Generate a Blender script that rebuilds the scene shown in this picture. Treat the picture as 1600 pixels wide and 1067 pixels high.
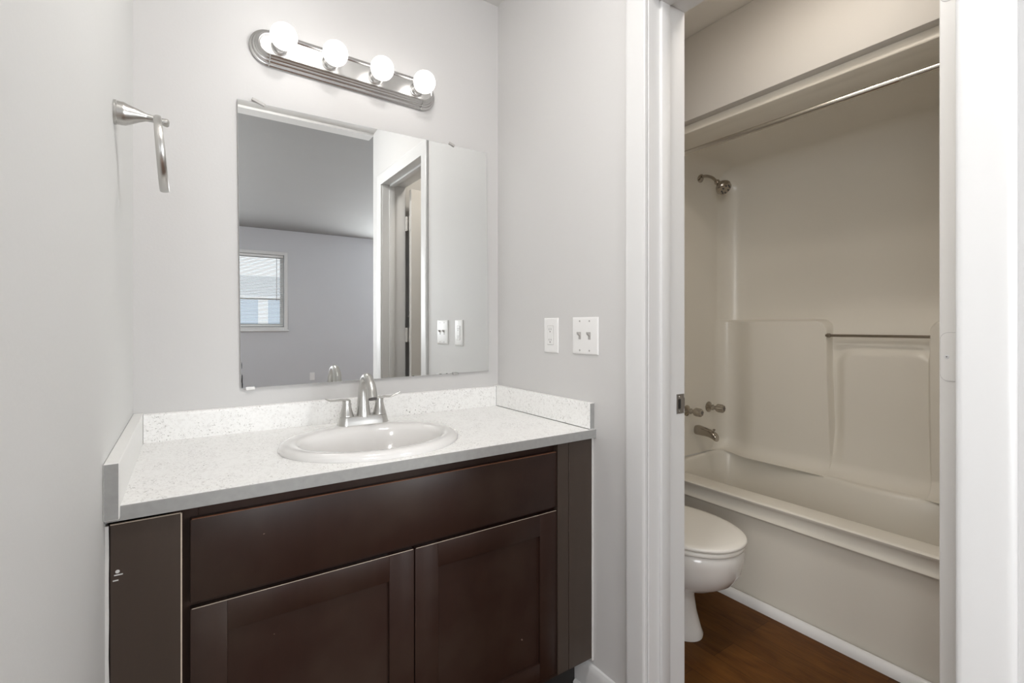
import bpy, bmesh, math, random
from mathutils import Vector, Matrix, Euler, noise
random.seed(7)
for o in list(bpy.data.objects): bpy.data.objects.remove(o, do_unlink=True)
SC = bpy.context.scene
COL = SC.collection
PI = math.pi

# ------------------------------------------------------------------ camera
CAMX, CAMY, CAMZ = -1.1102, -1.7626, 1.21
cd = bpy.data.cameras.new('camera'); cam = bpy.data.objects.new('camera', cd); COL.objects.link(cam)
cam.location = (CAMX, CAMY, CAMZ)
cam.rotation_euler = (PI/2, 0, -math.atan(510/760))
cd.sensor_width = 36.0; cd.sensor_fit = 'HORIZONTAL'
cd.lens = 760/1600*36.0
cd.shift_y = -24.5/1600
cd.clip_start = 0.02
SC.camera = cam

# ------------------------------------------------------------------ world, exposure, large lights
SC.view_settings.view_transform = 'Standard'
SC.view_settings.look = 'None'
SC.view_settings.gamma = 1.0
SC.view_settings.use_curve_mapping = False
SC.view_settings.exposure = 0.0
W = bpy.data.worlds.new('sky'); SC.world = W; W.use_nodes = True
wn = W.node_tree; wn.nodes.clear()
bg = wn.nodes.new('ShaderNodeBackground'); wo = wn.nodes.new('ShaderNodeOutputWorld')
bg.inputs['Color'].default_value = (0.88, 0.94, 1.0, 1); bg.inputs['Strength'].default_value = 1.6
wn.links.new(bg.outputs[0], wo.inputs[0])

def area(name, loc, rot, sx, sy, power, col):
    l = bpy.data.lights.new(name, 'AREA'); l.shape = 'RECTANGLE'; l.size = sx; l.size_y = sy
    l.energy = power; l.color = col
    o = bpy.data.objects.new(name, l); o.location = loc; o.rotation_euler = rot; COL.objects.link(o)
    return o
# daylight at the far window, added fill at unseen windows, strengths of all lamps
LS = dict(side=55.0, far=1.5, farleft=74.0, farright=150.0, bulb=3.5, bed=38.0, bath=28.0, hall=66.0, world=1.1)
bg.inputs['Strength'].default_value = LS['world']
area('fill_side_window', (-2.72, -2.8, 1.52), (0, -PI/2, 0), 1.3, 1.5, LS['side'], (0.95, 0.98, 1.0))  # added fill light behind the unseen side window
area('daylight_far_window', (-0.32, -6.35, 1.75), (PI/2, 0, 0), 0.8, 1.0, LS['far'], (0.93, 0.97, 1.0))
area('fill_far_left_window', (-1.85, -6.12, 1.65), (PI/2, 0, 0), 0.9, 1.2, LS['farleft'], (0.95, 0.98, 1.0))  # fill light added at an unseen window left of the mirrored one
area('fill_far_right_window', (2.05, -6.12, 1.65), (PI/2, 0, 0), 0.9, 1.2, LS['farright'], (0.95, 0.98, 1.0))  # fill light added at an unseen window on the far right

# ------------------------------------------------------------------ node helpers / materials
def srgb(r, g, b):
    f = lambda c: ((c/255)/12.92 if c/255 <= 0.04045 else ((c/255+0.055)/1.055)**2.4)
    return (f(r), f(g), f(b), 1)

class NT:
    def __init__(s, name):
        s.m = bpy.data.materials.new(name); s.m.use_nodes = True; s.t = s.m.node_tree; s.t.nodes.clear()
        s.out = s.n('ShaderNodeOutputMaterial'); s.b = s.n('ShaderNodeBsdfPrincipled')
        s.l(s.b.outputs[0], s.out.inputs[0])
    def n(s, typ, **kw):
        nd = s.t.nodes.new(typ)
        for k, v in kw.items():
            if k in nd.inputs: nd.inputs[k].default_value = v
            else: setattr(nd, k, v)
        return nd
    def l(s, a, b): s.t.links.new(a, b)
    def coord(s, scale=(1, 1, 1)):
        g = s.n('ShaderNodeNewGeometry'); mp = s.n('ShaderNodeMapping'); mp.inputs['Scale'].default_value = scale
        s.l(g.outputs['Position'], mp.inputs['Vector']); return mp.outputs[0]
    def noise(s, vec, scale, detail=3, rough=0.5, dist=0.0):
        n = s.n('ShaderNodeTexNoise'); n.inputs['Scale'].default_value = scale; n.inputs['Detail'].default_value = detail
        n.inputs['Roughness'].default_value = rough; n.inputs['Distortion'].default_value = dist
        s.l(vec, n.inputs['Vector']); return n.outputs['Fac']
    def ramp(s, fac, stops, interp='LINEAR'):
        r = s.n('ShaderNodeValToRGB'); r.color_ramp.interpolation = interp; e = r.color_ramp.elements
        while len(e) < len(stops): e.new(0.5)
        for i, (p, c) in enumerate(stops):
            e[i].position = p; e[i].color = c if len(c) == 4 else (*c, 1)
        s.l(fac, r.inputs[0]); return r.outputs[0]
    def mix(s, fac, a, b):
        m = s.n('ShaderNodeMix', data_type='RGBA')
        if isinstance(fac, (int, float)): m.inputs[0].default_value = fac
        else: s.l(fac, m.inputs[0])
        for v, i in ((a, 6), (b, 7)):
            if isinstance(v, tuple): m.inputs[i].default_value = v
            else: s.l(v, m.inputs[i])
        return m.outputs[2]
    def bump(s, h, strength, dist=0.002):
        b = s.n('ShaderNodeBump'); b.inputs['Strength'].default_value = strength; b.inputs['Distance'].default_value = dist
        s.l(h, b.inputs['Height']); s.l(b.outputs[0], s.b.inputs['Normal'])

def simple(name, col, rough=0.5, metal=0.0, coat=0.0, spec=0.5, bump=None, var=0.0, vscale=3.0):
    t = NT(name); t.b.inputs['Roughness'].default_value = rough; t.b.inputs['Metallic'].default_value = metal
    t.b.inputs['Coat Weight'].default_value = coat; t.b.inputs['Specular IOR Level'].default_value = spec
    v = t.coord()
    k = 1.0-var
    t.l(t.mix(t.noise(v, vscale, 3), (col[0]*k, col[1]*k, col[2]*k, 1), col), t.b.inputs['Base Color'])
    if bump:
        t.bump(t.noise(v, bump[0], 4), bump[1], bump[2] if len(bump) > 2 else 0.001)
    return t.m

WALLC = (0.62, 0.61, 0.602, 1)
M = {}
M['wall'] = simple('wall_paint', WALLC, 0.55, bump=(140, 0.25, 0.0008), var=0.03)
M['wall_gloss'] = simple('wall_semigloss', (0.71, 0.71, 0.695, 1), 0.62, spec=0.3, bump=(120, 0.3, 0.0008), var=0.03)
M['wall_bath'] = simple('bathroom_paint', (0.65, 0.625, 0.59, 1), 0.55, bump=(120, 0.3, 0.0008), var=0.03)
M['wall_bed'] = simple('bedroom_paint', (0.58, 0.585, 0.605, 1), 0.6, bump=(120, 0.2, 0.0008), var=0.03)
M['ceil'] = simple('ceiling_paint', (0.74, 0.735, 0.72, 1), 0.7, bump=(90, 0.3, 0.001), var=0.03)
M['ceil_bath'] = simple('bathroom_ceiling_paint', (0.86, 0.84, 0.80, 1), 0.7, bump=(90, 0.3, 0.001), var=0.03)
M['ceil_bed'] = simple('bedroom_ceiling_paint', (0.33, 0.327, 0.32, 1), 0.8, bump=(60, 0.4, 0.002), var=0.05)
M['trim'] = simple('trim_paint', (0.70, 0.695, 0.69, 1), 0.35, bump=(30, 0.12, 0.0008), var=0.03)
M['door'] = simple('door_paint', (0.74, 0.72, 0.69, 1), 0.35, bump=(40, 0.12, 0.0008), var=0.03)
M['gelcoat'] = simple('tub_gelcoat', (0.80, 0.755, 0.67, 1), 0.30, coat=0.08, spec=0.4, var=0.04, vscale=1.5)
M['porcelain'] = simple('toilet_porcelain', (0.84, 0.81, 0.77, 1), 0.14, coat=0.4, var=0.02)
M['seatplastic'] = simple('toilet_seat_plastic', (0.92, 0.89, 0.83, 1), 0.25, var=0.02)
M['sinkwhite'] = simple('sink_porcelain', (0.76, 0.745, 0.73, 1), 0.14, coat=0.5, var=0.01)
M['plastic'] = simple('plate_plastic', (0.82, 0.81, 0.80, 1), 0.3, var=0.01)
M['plastic_slot'] = simple('slot_dark', (0.10, 0.09, 0.09, 1), 0.6)
M['toggle'] = simple('toggle_grey', (0.42, 0.40, 0.385, 1), 0.35)
M['nickel'] = simple('brushed_nickel', (0.56, 0.55, 0.53, 1), 0.31, metal=1.0, bump=(400, 0.05, 0.0003))
M['satin'] = simple('satin_nickel', (0.58, 0.575, 0.565, 1), 0.26, metal=1.0, bump=(300, 0.05, 0.0003))
M['chrome'] = simple('worn_chrome', (0.42, 0.38, 0.33, 1), 0.18, metal=1.0, bump=(200, 0.06, 0.0003))
M['chrome_rod'] = simple('rod_chrome', (0.60, 0.57, 0.52, 1), 0.26, metal=1.0)
M['steel'] = simple('strike_steel', (0.45, 0.44, 0.44, 1), 0.4, metal=1.0, bump=(250, 0.3, 0.0004))
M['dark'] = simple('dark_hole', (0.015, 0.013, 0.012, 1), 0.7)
M['quarter'] = simple('white_quarter_round', (0.80, 0.79, 0.78, 1), 0.35, var=0.03)
M['edge'] = simple('laminate_edge', (0.38, 0.38, 0.37, 1), 0.6, bump=(60, 0.5, 0.001), var=0.25, vscale=60)
M['raw_wood'] = simple('raw_wood_edge', (0.62, 0.52, 0.42, 1), 0.6, var=0.2, vscale=40)
M['worn_edge'] = simple('worn_drawer_edge', (0.30, 0.13, 0.07, 1), 0.5, var=0.35, vscale=30)
M['acrylic'] = simple('handle_acrylic', (0.42, 0.38, 0.32, 1), 0.12, metal=0.6)
M['caulk'] = simple('caulk', (0.70, 0.69, 0.67, 1), 0.5, var=0.08, vscale=30)
M['blind'] = simple('blind_slat', (0.80, 0.80, 0.79, 1), 0.5)
M['siding'] = simple('blue_siding', (0.32, 0.45, 0.58, 1), 0.7)
M['outwhite'] = simple('white_fascia', (0.85, 0.87, 0.9, 1), 0.6)
M['roofing'] = simple('roof_shingle', (0.45, 0.47, 0.50, 1), 0.9, bump=(40, 0.5))

def mk_laminate():
    t = NT('speckled_laminate'); v = t.coord()
    # sparse grey and tan flecks clustered in patches
    fl = t.noise(t.coord((1, 1, 1)), 210, 4, 0.65, 0.8)
    patch = t.noise(v, 14, 3, 0.6)
    m1 = t.ramp(fl, [(0.585, (0, 0, 0)), (0.64, (1, 1, 1))])
    m2 = t.ramp(patch, [(0.36, (0.12, 0.12, 0.12)), (0.62, (1, 1, 1))])
    mm = t.n('ShaderNodeMath', operation='MULTIPLY'); t.l(m1, mm.inputs[0]); t.l(m2, mm.inputs[1])
    fl2 = t.noise(v, 90, 3, 0.6, 0.5)
    base = t.mix(t.ramp(fl2, [(0.50, (0, 0, 0)), (0.62, (1, 1, 1))]), (0.90, 0.895, 0.88, 1), (0.84, 0.83, 0.815, 1))
    c = t.mix(mm.outputs[0], base, (0.30, 0.285, 0.26, 1))
    t.l(c, t.b.inputs['Base Color']); t.b.inputs['Roughness'].default_value = 0.38
    return t.m
M['laminate'] = mk_laminate()
M['laminate_plain'] = simple('plain_laminate', (0.84, 0.835, 0.815, 1), 0.4, var=0.04, vscale=25)

def mk_espresso():
    t = NT('espresso_stain'); v = t.coord((9, 9, 0.8))
    g = t.noise(v, 5, 5, 0.6, 0.4); p = t.noise(t.coord(), 4, 3, 0.6)
    c = t.mix(g, (0.021, 0.0095, 0.0068, 1), (0.034, 0.0155, 0.011, 1))
    c = t.mix(t.ramp(p, [(0.45, (0, 0, 0)), (0.75, (1, 1, 1))]), c, (0.042, 0.026, 0.019, 1))
    # small pale scratches and chips
    s = t.noise(t.coord((1, 1, 1)), 46, 2, 0.5)
    c = t.mix(t.ramp(s, [(0.800, (0, 0, 0)), (0.815, (1, 1, 1))]), c, (0.22, 0.15, 0.12, 1))
    t.l(c, t.b.inputs['Base Color']); t.b.inputs['Roughness'].default_value = 0.38
    t.b.inputs['Specular IOR Level'].default_value = 0.30
    t.bump(g, 0.05, 0.001)
    return t.m
M['espresso'] = mk_espresso()
def mk_filler():
    t = NT('espresso_panel'); v = t.coord((5, 5, 0.7))
    g = t.noise(v, 4, 4, 0.6, 0.3)
    c = t.mix(g, (0.042, 0.029, 0.021, 1), (0.062, 0.043, 0.033, 1))
    t.l(c, t.b.inputs['Base Color']); t.b.inputs['Roughness'].default_value = 0.42
    return t.m
M['filler'] = mk_filler()

def mk_floor():
    t = NT('wood_plank'); 
    g = t.n('ShaderNodeNewGeometry'); mp = t.n('ShaderNodeMapping'); mp.inputs['Rotation'].default_value = (0, 0, PI/2)
    t.l(g.outputs['Position'], mp.inputs['Vector'])
    br = t.n('ShaderNodeTexBrick'); br.offset = 0.37
    for k, v in dict(Scale=1.0).items(): br.inputs[k].default_value = v
    br.inputs['Color1'].default_value = (0.9, 0.9, 0.9, 1); br.inputs['Color2'].default_value = (0.35, 0.35, 0.35, 1)
    br.inputs['Mortar'].default_value = (0, 0, 0, 1); br.inputs['Mortar Size'].default_value = 0.0012
    br.inputs['Brick Width'].default_value = 1.1; br.inputs['Row Height'].default_value = 0.125
    t.l(mp.outputs[0], br.inputs['Vector'])
    gr = t.noise(t.coord((14, 1.2, 14)), 5, 6, 0.62, 1.6)
    kn = t.noise(t.coord((3, 1, 3)), 4, 3, 0.5, 1.0)
    c = t.mix(gr, (0.034, 0.012, 0.002, 1), (0.20, 0.072, 0.012, 1))
    c = t.mix(t.ramp(kn, [(0.4, (0, 0, 0)), (0.7, (0.6, 0.6, 0.6))]), c, (0.20, 0.082, 0.016, 1))
    mul = t.n('ShaderNodeMix', data_type='RGBA', blend_type='MULTIPLY'); mul.inputs[0].default_value = 0.55
    t.l(c, mul.inputs[6]); t.l(br.outputs['Color'], mul.inputs[7])
    t.l(mul.outputs[2], t.b.inputs['Base Color']); t.b.inputs['Roughness'].default_value = 0.5; t.b.inputs['Specular IOR Level'].default_value = 0.18
    t.bump(gr, 0.12, 0.001)
    return t.m
M['floor'] = mk_floor()

def mk_emit(name, col, strength):
    t = NT(name); t.b.inputs['Base Color'].default_value = col; t.b.inputs['Roughness'].default_value = 0.3
    t.b.inputs['Emission Color'].default_value = col; t.b.inputs['Emission Strength'].default_value = strength
    return t.m
M['bulb'] = mk_emit('lit_bulb_glass', (1.0, 0.97, 0.94, 1), LS['bulb'])
M['bedfill'] = mk_emit('bedroom_fill_glow', (1.0, 0.97, 0.94, 1), LS['bed'])  # glow of the added bedroom fill lamp
M['bathlamp'] = mk_emit('bathroom_lamp_glass', (1.0, 0.92, 0.82, 1), LS['bath'])
M['alcovefill'] = mk_emit('alcove_fill_glow', (1.0, 0.97, 0.94, 1), LS['hall'])  # glow of the fill lamp added above the alcove
def mk_mirror():
    t = NT('mirror_silver'); t.b.inputs['Metallic'].default_value = 1.0; t.b.inputs['Roughness'].default_value = 0.0
    t.b.inputs['Base Color'].default_value = (0.86, 0.875, 0.87, 1)
    return t.m
M['mirror'] = mk_mirror()
def mk_glass():
    t = NT('window_glass'); t.t.nodes.remove(t.b)
    a = t.n('ShaderNodeBsdfTransparent'); b = t.n('ShaderNodeBsdfGlossy'); b.inputs['Roughness'].default_value = 0.02
    f = t.n('ShaderNodeFresnel'); f.inputs[0].default_value = 1.45; m = t.n('ShaderNodeMixShader')
    t.l(f.outputs[0], m.inputs[0]); t.l(a.outputs[0], m.inputs[1]); t.l(b.outputs[0], m.inputs[2]); t.l(m.outputs[0], t.out.inputs[0])
    return t.m
M['glass'] = mk_glass()

# ------------------------------------------------------------------ mesh helpers (all in world metres)
def bm_new(): return bmesh.new()
def add_box(bm, x0, x1, y0, y1, z0, z1, bev=0.0, seg=2):
    if x0 > x1: x0, x1 = x1, x0
    if y0 > y1: y0, y1 = y1, y0
    if z0 > z1: z0, z1 = z1, z0
    r = bmesh.ops.create_cube(bm, size=1.0)
    vs = r['verts']
    for v in vs:
        v.co = Vector(((x0+x1)/2+v.co.x*(x1-x0), (y0+y1)/2+v.co.y*(y1-y0), (z0+z1)/2+v.co.z*(z1-z0)))
    if bev > 0:
        es = list({e for v in vs for e in v.link_edges})
        bmesh.ops.bevel(bm, geom=es, offset=bev, segments=seg, profile=0.5, affect='EDGES')
    return bm
def box(x0, x1, y0, y1, z0, z1, bev=0.0, seg=2): return add_box(bm_new(), x0, x1, y0, y1, z0, z1, bev, seg)
def loft(bm, rings, cap0=True, cap1=True, closed=True):
    R = [[bm.verts.new(Vector(p)) for p in r] for r in rings]
    n = len(R[0])
    for a, b in zip(R[:-1], R[1:]):
        for i in range(n if closed else n-1):
            j = (i+1) % n
            try: bm.faces.new((a[i], a[j], b[j], b[i]))
            except ValueError: pass
    if cap0 and closed: bm.faces.new(list(reversed(R[0])))
    if cap1 and closed: bm.faces.new(R[-1])
    return bm
def frame(d):
    d = Vector(d).normalized(); up = Vector((0, 0, 1)) if abs(d.z) < 0.95 else Vector((1, 0, 0))
    a = d.cross(up).normalized(); b = a.cross(d).normalized(); return a, b
def lathe(bm, o, d, prof, n=32, cap=True):
    """prof: list of (distance along d, radius)"""
    o = Vector(o); dn = Vector(d).normalized(); a, b = frame(dn)
    rings = [[o+dn*t+(a*math.cos(2*PI*i/n)+b*math.sin(2*PI*i/n))*max(r, 1e-5) for i in range(n)] for t, r in prof]
    return loft(bm, rings, cap, cap)
def tube(bm, pts, rad, n=16, cap=True, squash=None):
    pts = [Vector(p) for p in pts]; rings = []; pa = None
    for i, p in enumerate(pts):
        t = (pts[min(i+1, len(pts)-1)]-pts[max(i-1, 0)]).normalized()
        if pa is None: a, b = frame(t)
        else:
            a = (pa-t*pa.dot(t)).normalized(); b = t.cross(a).normalized() * -1
            b = a.cross(t).normalized()
        pa = a
        r = rad[i] if isinstance(rad, (list, tuple)) else rad
        sa, sb = (1, 1) if squash is None else (squash[i] if isinstance(squash, list) else squash)
        rings.append([p+a*math.cos(2*PI*k/n)*r*sa+b*math.sin(2*PI*k/n)*r*sb for k in range(n)])
    return loft(bm, rings, cap, cap)
def spline(cps, n=8):
    cps = [Vector(c) for c in cps]; out = []
    P = [cps[0]*2-cps[1]]+cps+[cps[-1]*2-cps[-2]]
    for i in range(1, len(P)-2):
        for k in range(n):
            t = k/n
            a, b, c, d = P[i-1], P[i], P[i+1], P[i+2]
            out.append(0.5*((2*b)+(-a+c)*t+(2*a-5*b+4*c-d)*t*t+(-a+3*b-3*c+d)*t**3))
    out.append(cps[-1]); return out
def prism(bm, pts2, axis, a0, a1):
    """extrude polygon pts2 along axis; axis 'x': pts=(y,z); 'y': pts=(x,z); 'z': (x,y)"""
    def P(u, v, w): return {'x': (w, u, v), 'y': (u, w, v), 'z': (u, v, w)}[axis]
    return loft(bm, [[P(u, v, a0) for u, v in pts2], [P(u, v, a1) for u, v in pts2]])

WM = {}
def obj(name, bm, mat, parent=None, sharp=32, smooth=True):
    bmesh.ops.recalc_face_normals(bm, faces=bm.faces)
    if parent is not None:
        bm.transform(WM[parent.name].inverted())
    me = bpy.data.meshes.new(name)
    if smooth:
        for f in bm.faces: f.smooth = True
        for e in bm.edges:
            if len(e.link_faces) == 2 and e.calc_face_angle(0) > math.radians(sharp): e.smooth = False
    bm.to_mesh(me); bm.free()
    for m in (mat if isinstance(mat, (list, tuple)) else [mat]): me.materials.append(m)
    o = bpy.data.objects.new(name, me); COL.objects.link(o)
    if parent is not None: o.parent = parent
    WM[o.name] = WM[parent.name] if parent is not None else Matrix.Identity(4)
    return o
def recentre(o):
    """put the origin of a single-mesh thing at the base of its own shape"""
    vs = [v.co for v in o.data.vertices]
    c = Vector(((min(v.x for v in vs)+max(v.x for v in vs))/2, (min(v.y for v in vs)+max(v.y for v in vs))/2, min(v.z for v in vs)))
    o.data.transform(Matrix.Translation(-c)); o.location = c; WM[o.name] = Matrix.Translation(c)
    return o
def struct(name, bm, mat, parent=None, **kw):
    o = obj(name, bm, mat, parent, **kw)
    if parent is None: o['kind'] = 'structure'
    return o
def thing(name, loc, label, cat, group=None, rot=(0, 0, 0)):
    e = bpy.data.objects.new(name, None); COL.objects.link(e); e.empty_display_size = 0.05
    e.location = loc; e.rotation_euler = rot
    WM[e.name] = Matrix.Translation(loc) @ Euler(rot).to_matrix().to_4x4()
    e['label'] = label; e['category'] = cat
    if group: e['group'] = group
    return e
def tag(o, label, cat, group=None):
    o['label'] = label; o['category'] = cat
    if group: o['group'] = group
    return recentre(o)
def setmat(o, fn):
    """fn(face centre) -> material index"""
    for p in o.data.polygons: p.material_index = fn(p)

# ------------------------------------------------------------------ key dimensions
LX = -1.2351            # left wall face
YE = -1.683             # end of the alcove walls
ZC = 2.575              # alcove ceiling
ZB = 2.60               # bathroom / bedroom ceiling
JX = 0.165              # far face of the right wall
OY0, OY1, OZ = -0.812, -1.494, 2.178     # bathroom doorway opening
TX = 0.917              # tub front
TY1 = -1.53             # tub far end
FARY = -6.0

# ------------------------------------------------------------------ SETTING
b = bm_new(); add_box(b, -2.7, 2.8, FARY-0.1, 0.1, -0.06, 0.0)
struct('floor', b, M['floor'], smooth=False)
struct('ceiling', box(LX-0.1, 0.1, YE, 0.0, ZC, ZC+0.12), M['ceil'], smooth=False)
struct('ceiling_bathroom', box(0.1, 1.85, -1.56, 0.1, ZB, ZB+0.1), M['ceil_bath'], smooth=False)
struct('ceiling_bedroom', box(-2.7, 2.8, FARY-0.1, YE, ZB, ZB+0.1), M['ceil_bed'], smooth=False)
struct('trim_alcove_header', box(LX, 0.0, YE-0.10, YE, 2.560, ZB), M['ceil'], smooth=False)
struct('wall_back', box(LX-0.1, 0.1, 0.0, 0.1, 0, ZC), M['wall'], smooth=False)
struct('wall_back_bathroom', box(0.1, 1.85, 0.0, 0.1, 0, ZB), M['wall_bath'], smooth=False)
struct('wall_left', box(LX-0.1, LX, YE, 0.0, 0, ZC), M['wall_gloss'], smooth=False)
# right wall with the doorway: alcove skin and bathroom skin
b = bm_new()
add_box(b, 0, 0.12, OY0-0.001, 0.0, 0, ZC); add_box(b, 0, 0.12, YE, OY1+0.001, 0, ZB); add_box(b, 0, 0.12, OY1+0.001, OY0-0.001, OZ+0.001, ZC)
struct('wall_right', b, M['wall'], smooth=False)
b = bm_new()
add_box(b, 0.12, JX, OY0-0.001, 0.0, 0, ZB); add_box(b, 0.12, JX, -1.56, OY1+0.001, 0, ZB); add_box(b, 0.12, JX, OY1+0.001, OY0-0.001, OZ+0.001, ZB)
struct('wall_right_bathroom', b, M['wall_bath'], smooth=False)
struct('wall_bathroom_front', box(0.12, 2.8, YE, -1.56, 0, ZB), M['wall'], smooth=False)
struct('wall_bathroom_side', box(1.75, 1.85, -1.56, 0.0, 0, ZB), M['wall_bath'], smooth=False)
# soffit over the tub opening
struct('wall_tub_soffit', box(0.900, 0.960, -1.56, 0.0, 2.198, ZB, 0.004, 2), M['wall_bath'])
# bedroom shell
WX0, WX1, WZ0, WZ1 = -0.72, 0.085, 1.19, 2.235       # far window opening
b = bm_new()
HOLES = [(-2.3, -1.4, 1.05, 2.25), (WX0, WX1, WZ0, WZ1), (1.6, 2.5, 1.05, 2.25)]  # outer two openings belong to the added windows
xp = -2.7
for (hx0, hx1, hz0, hz1) in HOLES:
    add_box(b, xp, hx0, FARY-0.1, FARY, 0, ZB); add_box(b, hx0, hx1, FARY-0.1, FARY, 0, hz0); add_box(b, hx0, hx1, FARY-0.1, FARY, hz1, ZB); xp = hx1
add_box(b, xp, 2.8, FARY-0.1, FARY, 0, ZB)
struct('wall_bedroom_far', b, M['wall_bed'], smooth=False)
SY0, SY1, SZ0, SZ1 = -3.6, -2.0, 0.85, 2.2  # opening of the added side window
b = bm_new()
add_box(b, -2.7, -2.6, FARY, SY0, 0, ZB); add_box(b, -2.7, -2.6, SY1, YE, 0, ZB)
add_box(b, -2.7, -2.6, SY0, SY1, 0, SZ0); add_box(b, -2.7, -2.6, SY0, SY1, SZ1, ZB)
struct('wall_bedroom_left', b, M['wall_bed'], smooth=False)
struct('wall_bedroom_right', box(2.7, 2.8, FARY, YE, 0, ZB), M['wall_bed'], smooth=False)
struct('wall_bedroom_front', box(-2.7, LX-0.1, YE, YE+0.1, 0, ZB), M['wall'], smooth=False)

# baseboards
def baseboard(name, path, mat=M['trim'], h=0.100, t=0.013):
    """path along y at x (face at x, room towards -x)"""
    x, y0, y1 = path
    pr = [(x, 0), (x-t, 0), (x-t, h-0.022), (x-t+0.003, h-0.010), (x-t+0.007, h-0.003), (x, h)]
    return struct(name, prism(bm_new(), pr, 'y', y0, y1), mat)
baseboard('baseboard_right', (0.0, -0.50, -0.738))
b = bm_new(); prism(b, [(0, 0), (-0.012, 0), (-0.012, 0.010), (-0.006, 0.017), (0, 0.017)], 'y', -0.515, -0.738)
for v in b.verts: v.co.x -= 0.013
struct('trim_shoe_right', b, M['quarter'])
struct('baseboard_bathroom_back', box(JX, 0.917, -0.013, 0.0, 0.0, 0.09, 0.003), M['trim'])

# jamb + stops + casing of the bathroom doorway
b = bm_new()
add_box(b, 0.001, JX-0.001, OY0-0.018, OY0+0.0, 0, OZ, 0.002, 1)          # strike-side jamb
add_box(b, 0.001, JX-0.001, OY1, OY1+0.0, 0, OZ) if False else None
b2 = bm_new()
J0, J1 = OY0+0.0, OY1-0.0
b.free()
b = bm_new()
add_box(b, 0.0, JX, J0-0.004, J0+0.016, 0, OZ+0.0, 0.0015, 1)
add_box(b, 0.0, JX, J1-0.016, J1+0.004, 0, OZ+0.0, 0.0015, 1)
add_box(b, 0.0, JX, J1+0.0035, J0-0.0035, OZ-0.006, OZ+0.016, 0.0015, 1)
b2.free()
struct('trim_door_jamb', b, M['trim'])
b = bm_new()
add_box(b, 0.046, 0.085, J0-0.0145, J0-0.003, 0, OZ-0.005, 0.003, 2)
add_box(b, 0.046, 0.085, J1+0.003, J1+0.0145, 0, OZ-0.005, 0.003, 2)
add_box(b, 0.046, 0.085, J1+0.003, J0-0.003, OZ-0.018, OZ-0.005, 0.003, 2)
struct('trim_door_stop', b, M['trim'])
def casing_profile():   # (across, out) from opening edge outwards
    return [(0, 0), (0, 0.010), (0.004, 0.013), (0.010, 0.0138), (0.030, 0.0140), (0.050, 0.0146), (0.062, 0.0152), (0.069, 0.0145), (0.074, 0.011), (0.074, 0)]
def casing(name, path):
    """path: list of (y,z,outward 2D dir scaled for mitre)"""
    pr = casing_profile(); rings = []
    for (y, z, dy, dz) in path:
        rings.append([(-o, y+dy*a, z+dz*a) for a, o in pr])
    return struct(name, loft(bm_new(), rings), M['trim'])
casing('trim_door_casing', [(OY0+0.004-0.004, 0, 1, 0), (OY0, OZ-0.008, 1, 1), (OY1, OZ-0.008, -1, 1), (OY1, 0, -1, 0)])

# bathroom door, swung open into the bathroom, seen on its hinge edge
d1 = box(0.178, 0.845, -1.456, -1.421, 0.012, 2.150, 0.002, 1)
door = struct('door_1', d1, M['door'])
for zc in (0.26, 1.147, 1.92):
    h = bm_new()
    ys, ye = -1.4235, -1.456
    z0, z1 = zc-0.049, zc+0.049; r = 0.013
    pts = [(ye, z0), (ys-r, z0)]+[(ys-r+r*math.sin(a), z0+r-r*math.cos(a)) for a in [i*PI/12 for i in range(1, 7)]]
    pts += [(ys-r+r*math.cos(a), z1-r+r*math.sin(a)) for a in [i*PI/12 for i in range(0, 7)]]+[(ye, z1)]
    prism(h, pts, 'x', 0.1765, 0.1795)
    add_box(h, 0.1635, 0.1645+0.002, -1.4885, -1.464, z0, z1)      # leaf stub towards the jamb
    for k in range(5):
        zz0 = z0+k*(z1-z0)/5; lathe(h, (0.170, -1.470, zz0+0.001), (0, 0, 1), [(0, 0.0055), (0.0005, 0.0062), ((z1-z0)/5-0.0025, 0.0062), ((z1-z0)/5-0.002, 0.0055)], 12)
    ho = obj('hinge', h, M['door'], door)
    g = bm_new(); cen = ((ys+ye)/2, zc)
    gp = [(cen[0]+(p[0]-cen[0])*1.05 if p[0] > cen[0] else p[0], cen[1]+(p[1]-cen[1])*1.014) for p in pts]
    prism(g, gp, 'x', 0.1776, 0.1779); obj('mortise_line', g, M['toggle'], ho)
    s = bm_new(); lathe(s, (0.1766, -1.4335, zc), (-1, 0, 0), [(0, 0.0042), (0.0008, 0.0038), (0.0012, 0.002)], 16)
    so = obj('screw', s, M['trim'], ho)
    s = bm_new(); lathe(s, (0.1754, -1.4335, zc), (-1, 0, 0), [(0, 0.0012), (0.0003, 0.0012)], 8)
    obj('screw_recess', s, M['plastic_slot'], ho)

kn = bm_new(); lathe(kn, (0.785, -1.421, 0.975), (0, 1, 0), [(0, 0.032), (0.006, 0.031), (0.009, 0.012), (0.030, 0.012), (0.038, 0.024), (0.052, 0.028), (0.062, 0.022), (0.064, 0.002)], 24)
obj('door_handle', kn, M['nickel'], door)

# quarter round along the tub foot
pr = [(0.0, 0.0)]+[(-0.026*math.cos(a), 0.036*math.sin(a)) for a in [i*PI/2/8 for i in range(9)]]
b = prism(bm_new(), [(TX+0.012+p[0], p[1]) for p in pr], 'y', -0.013, -1.56)
struct('trim_quarter_round', b, M['quarter'])

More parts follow.
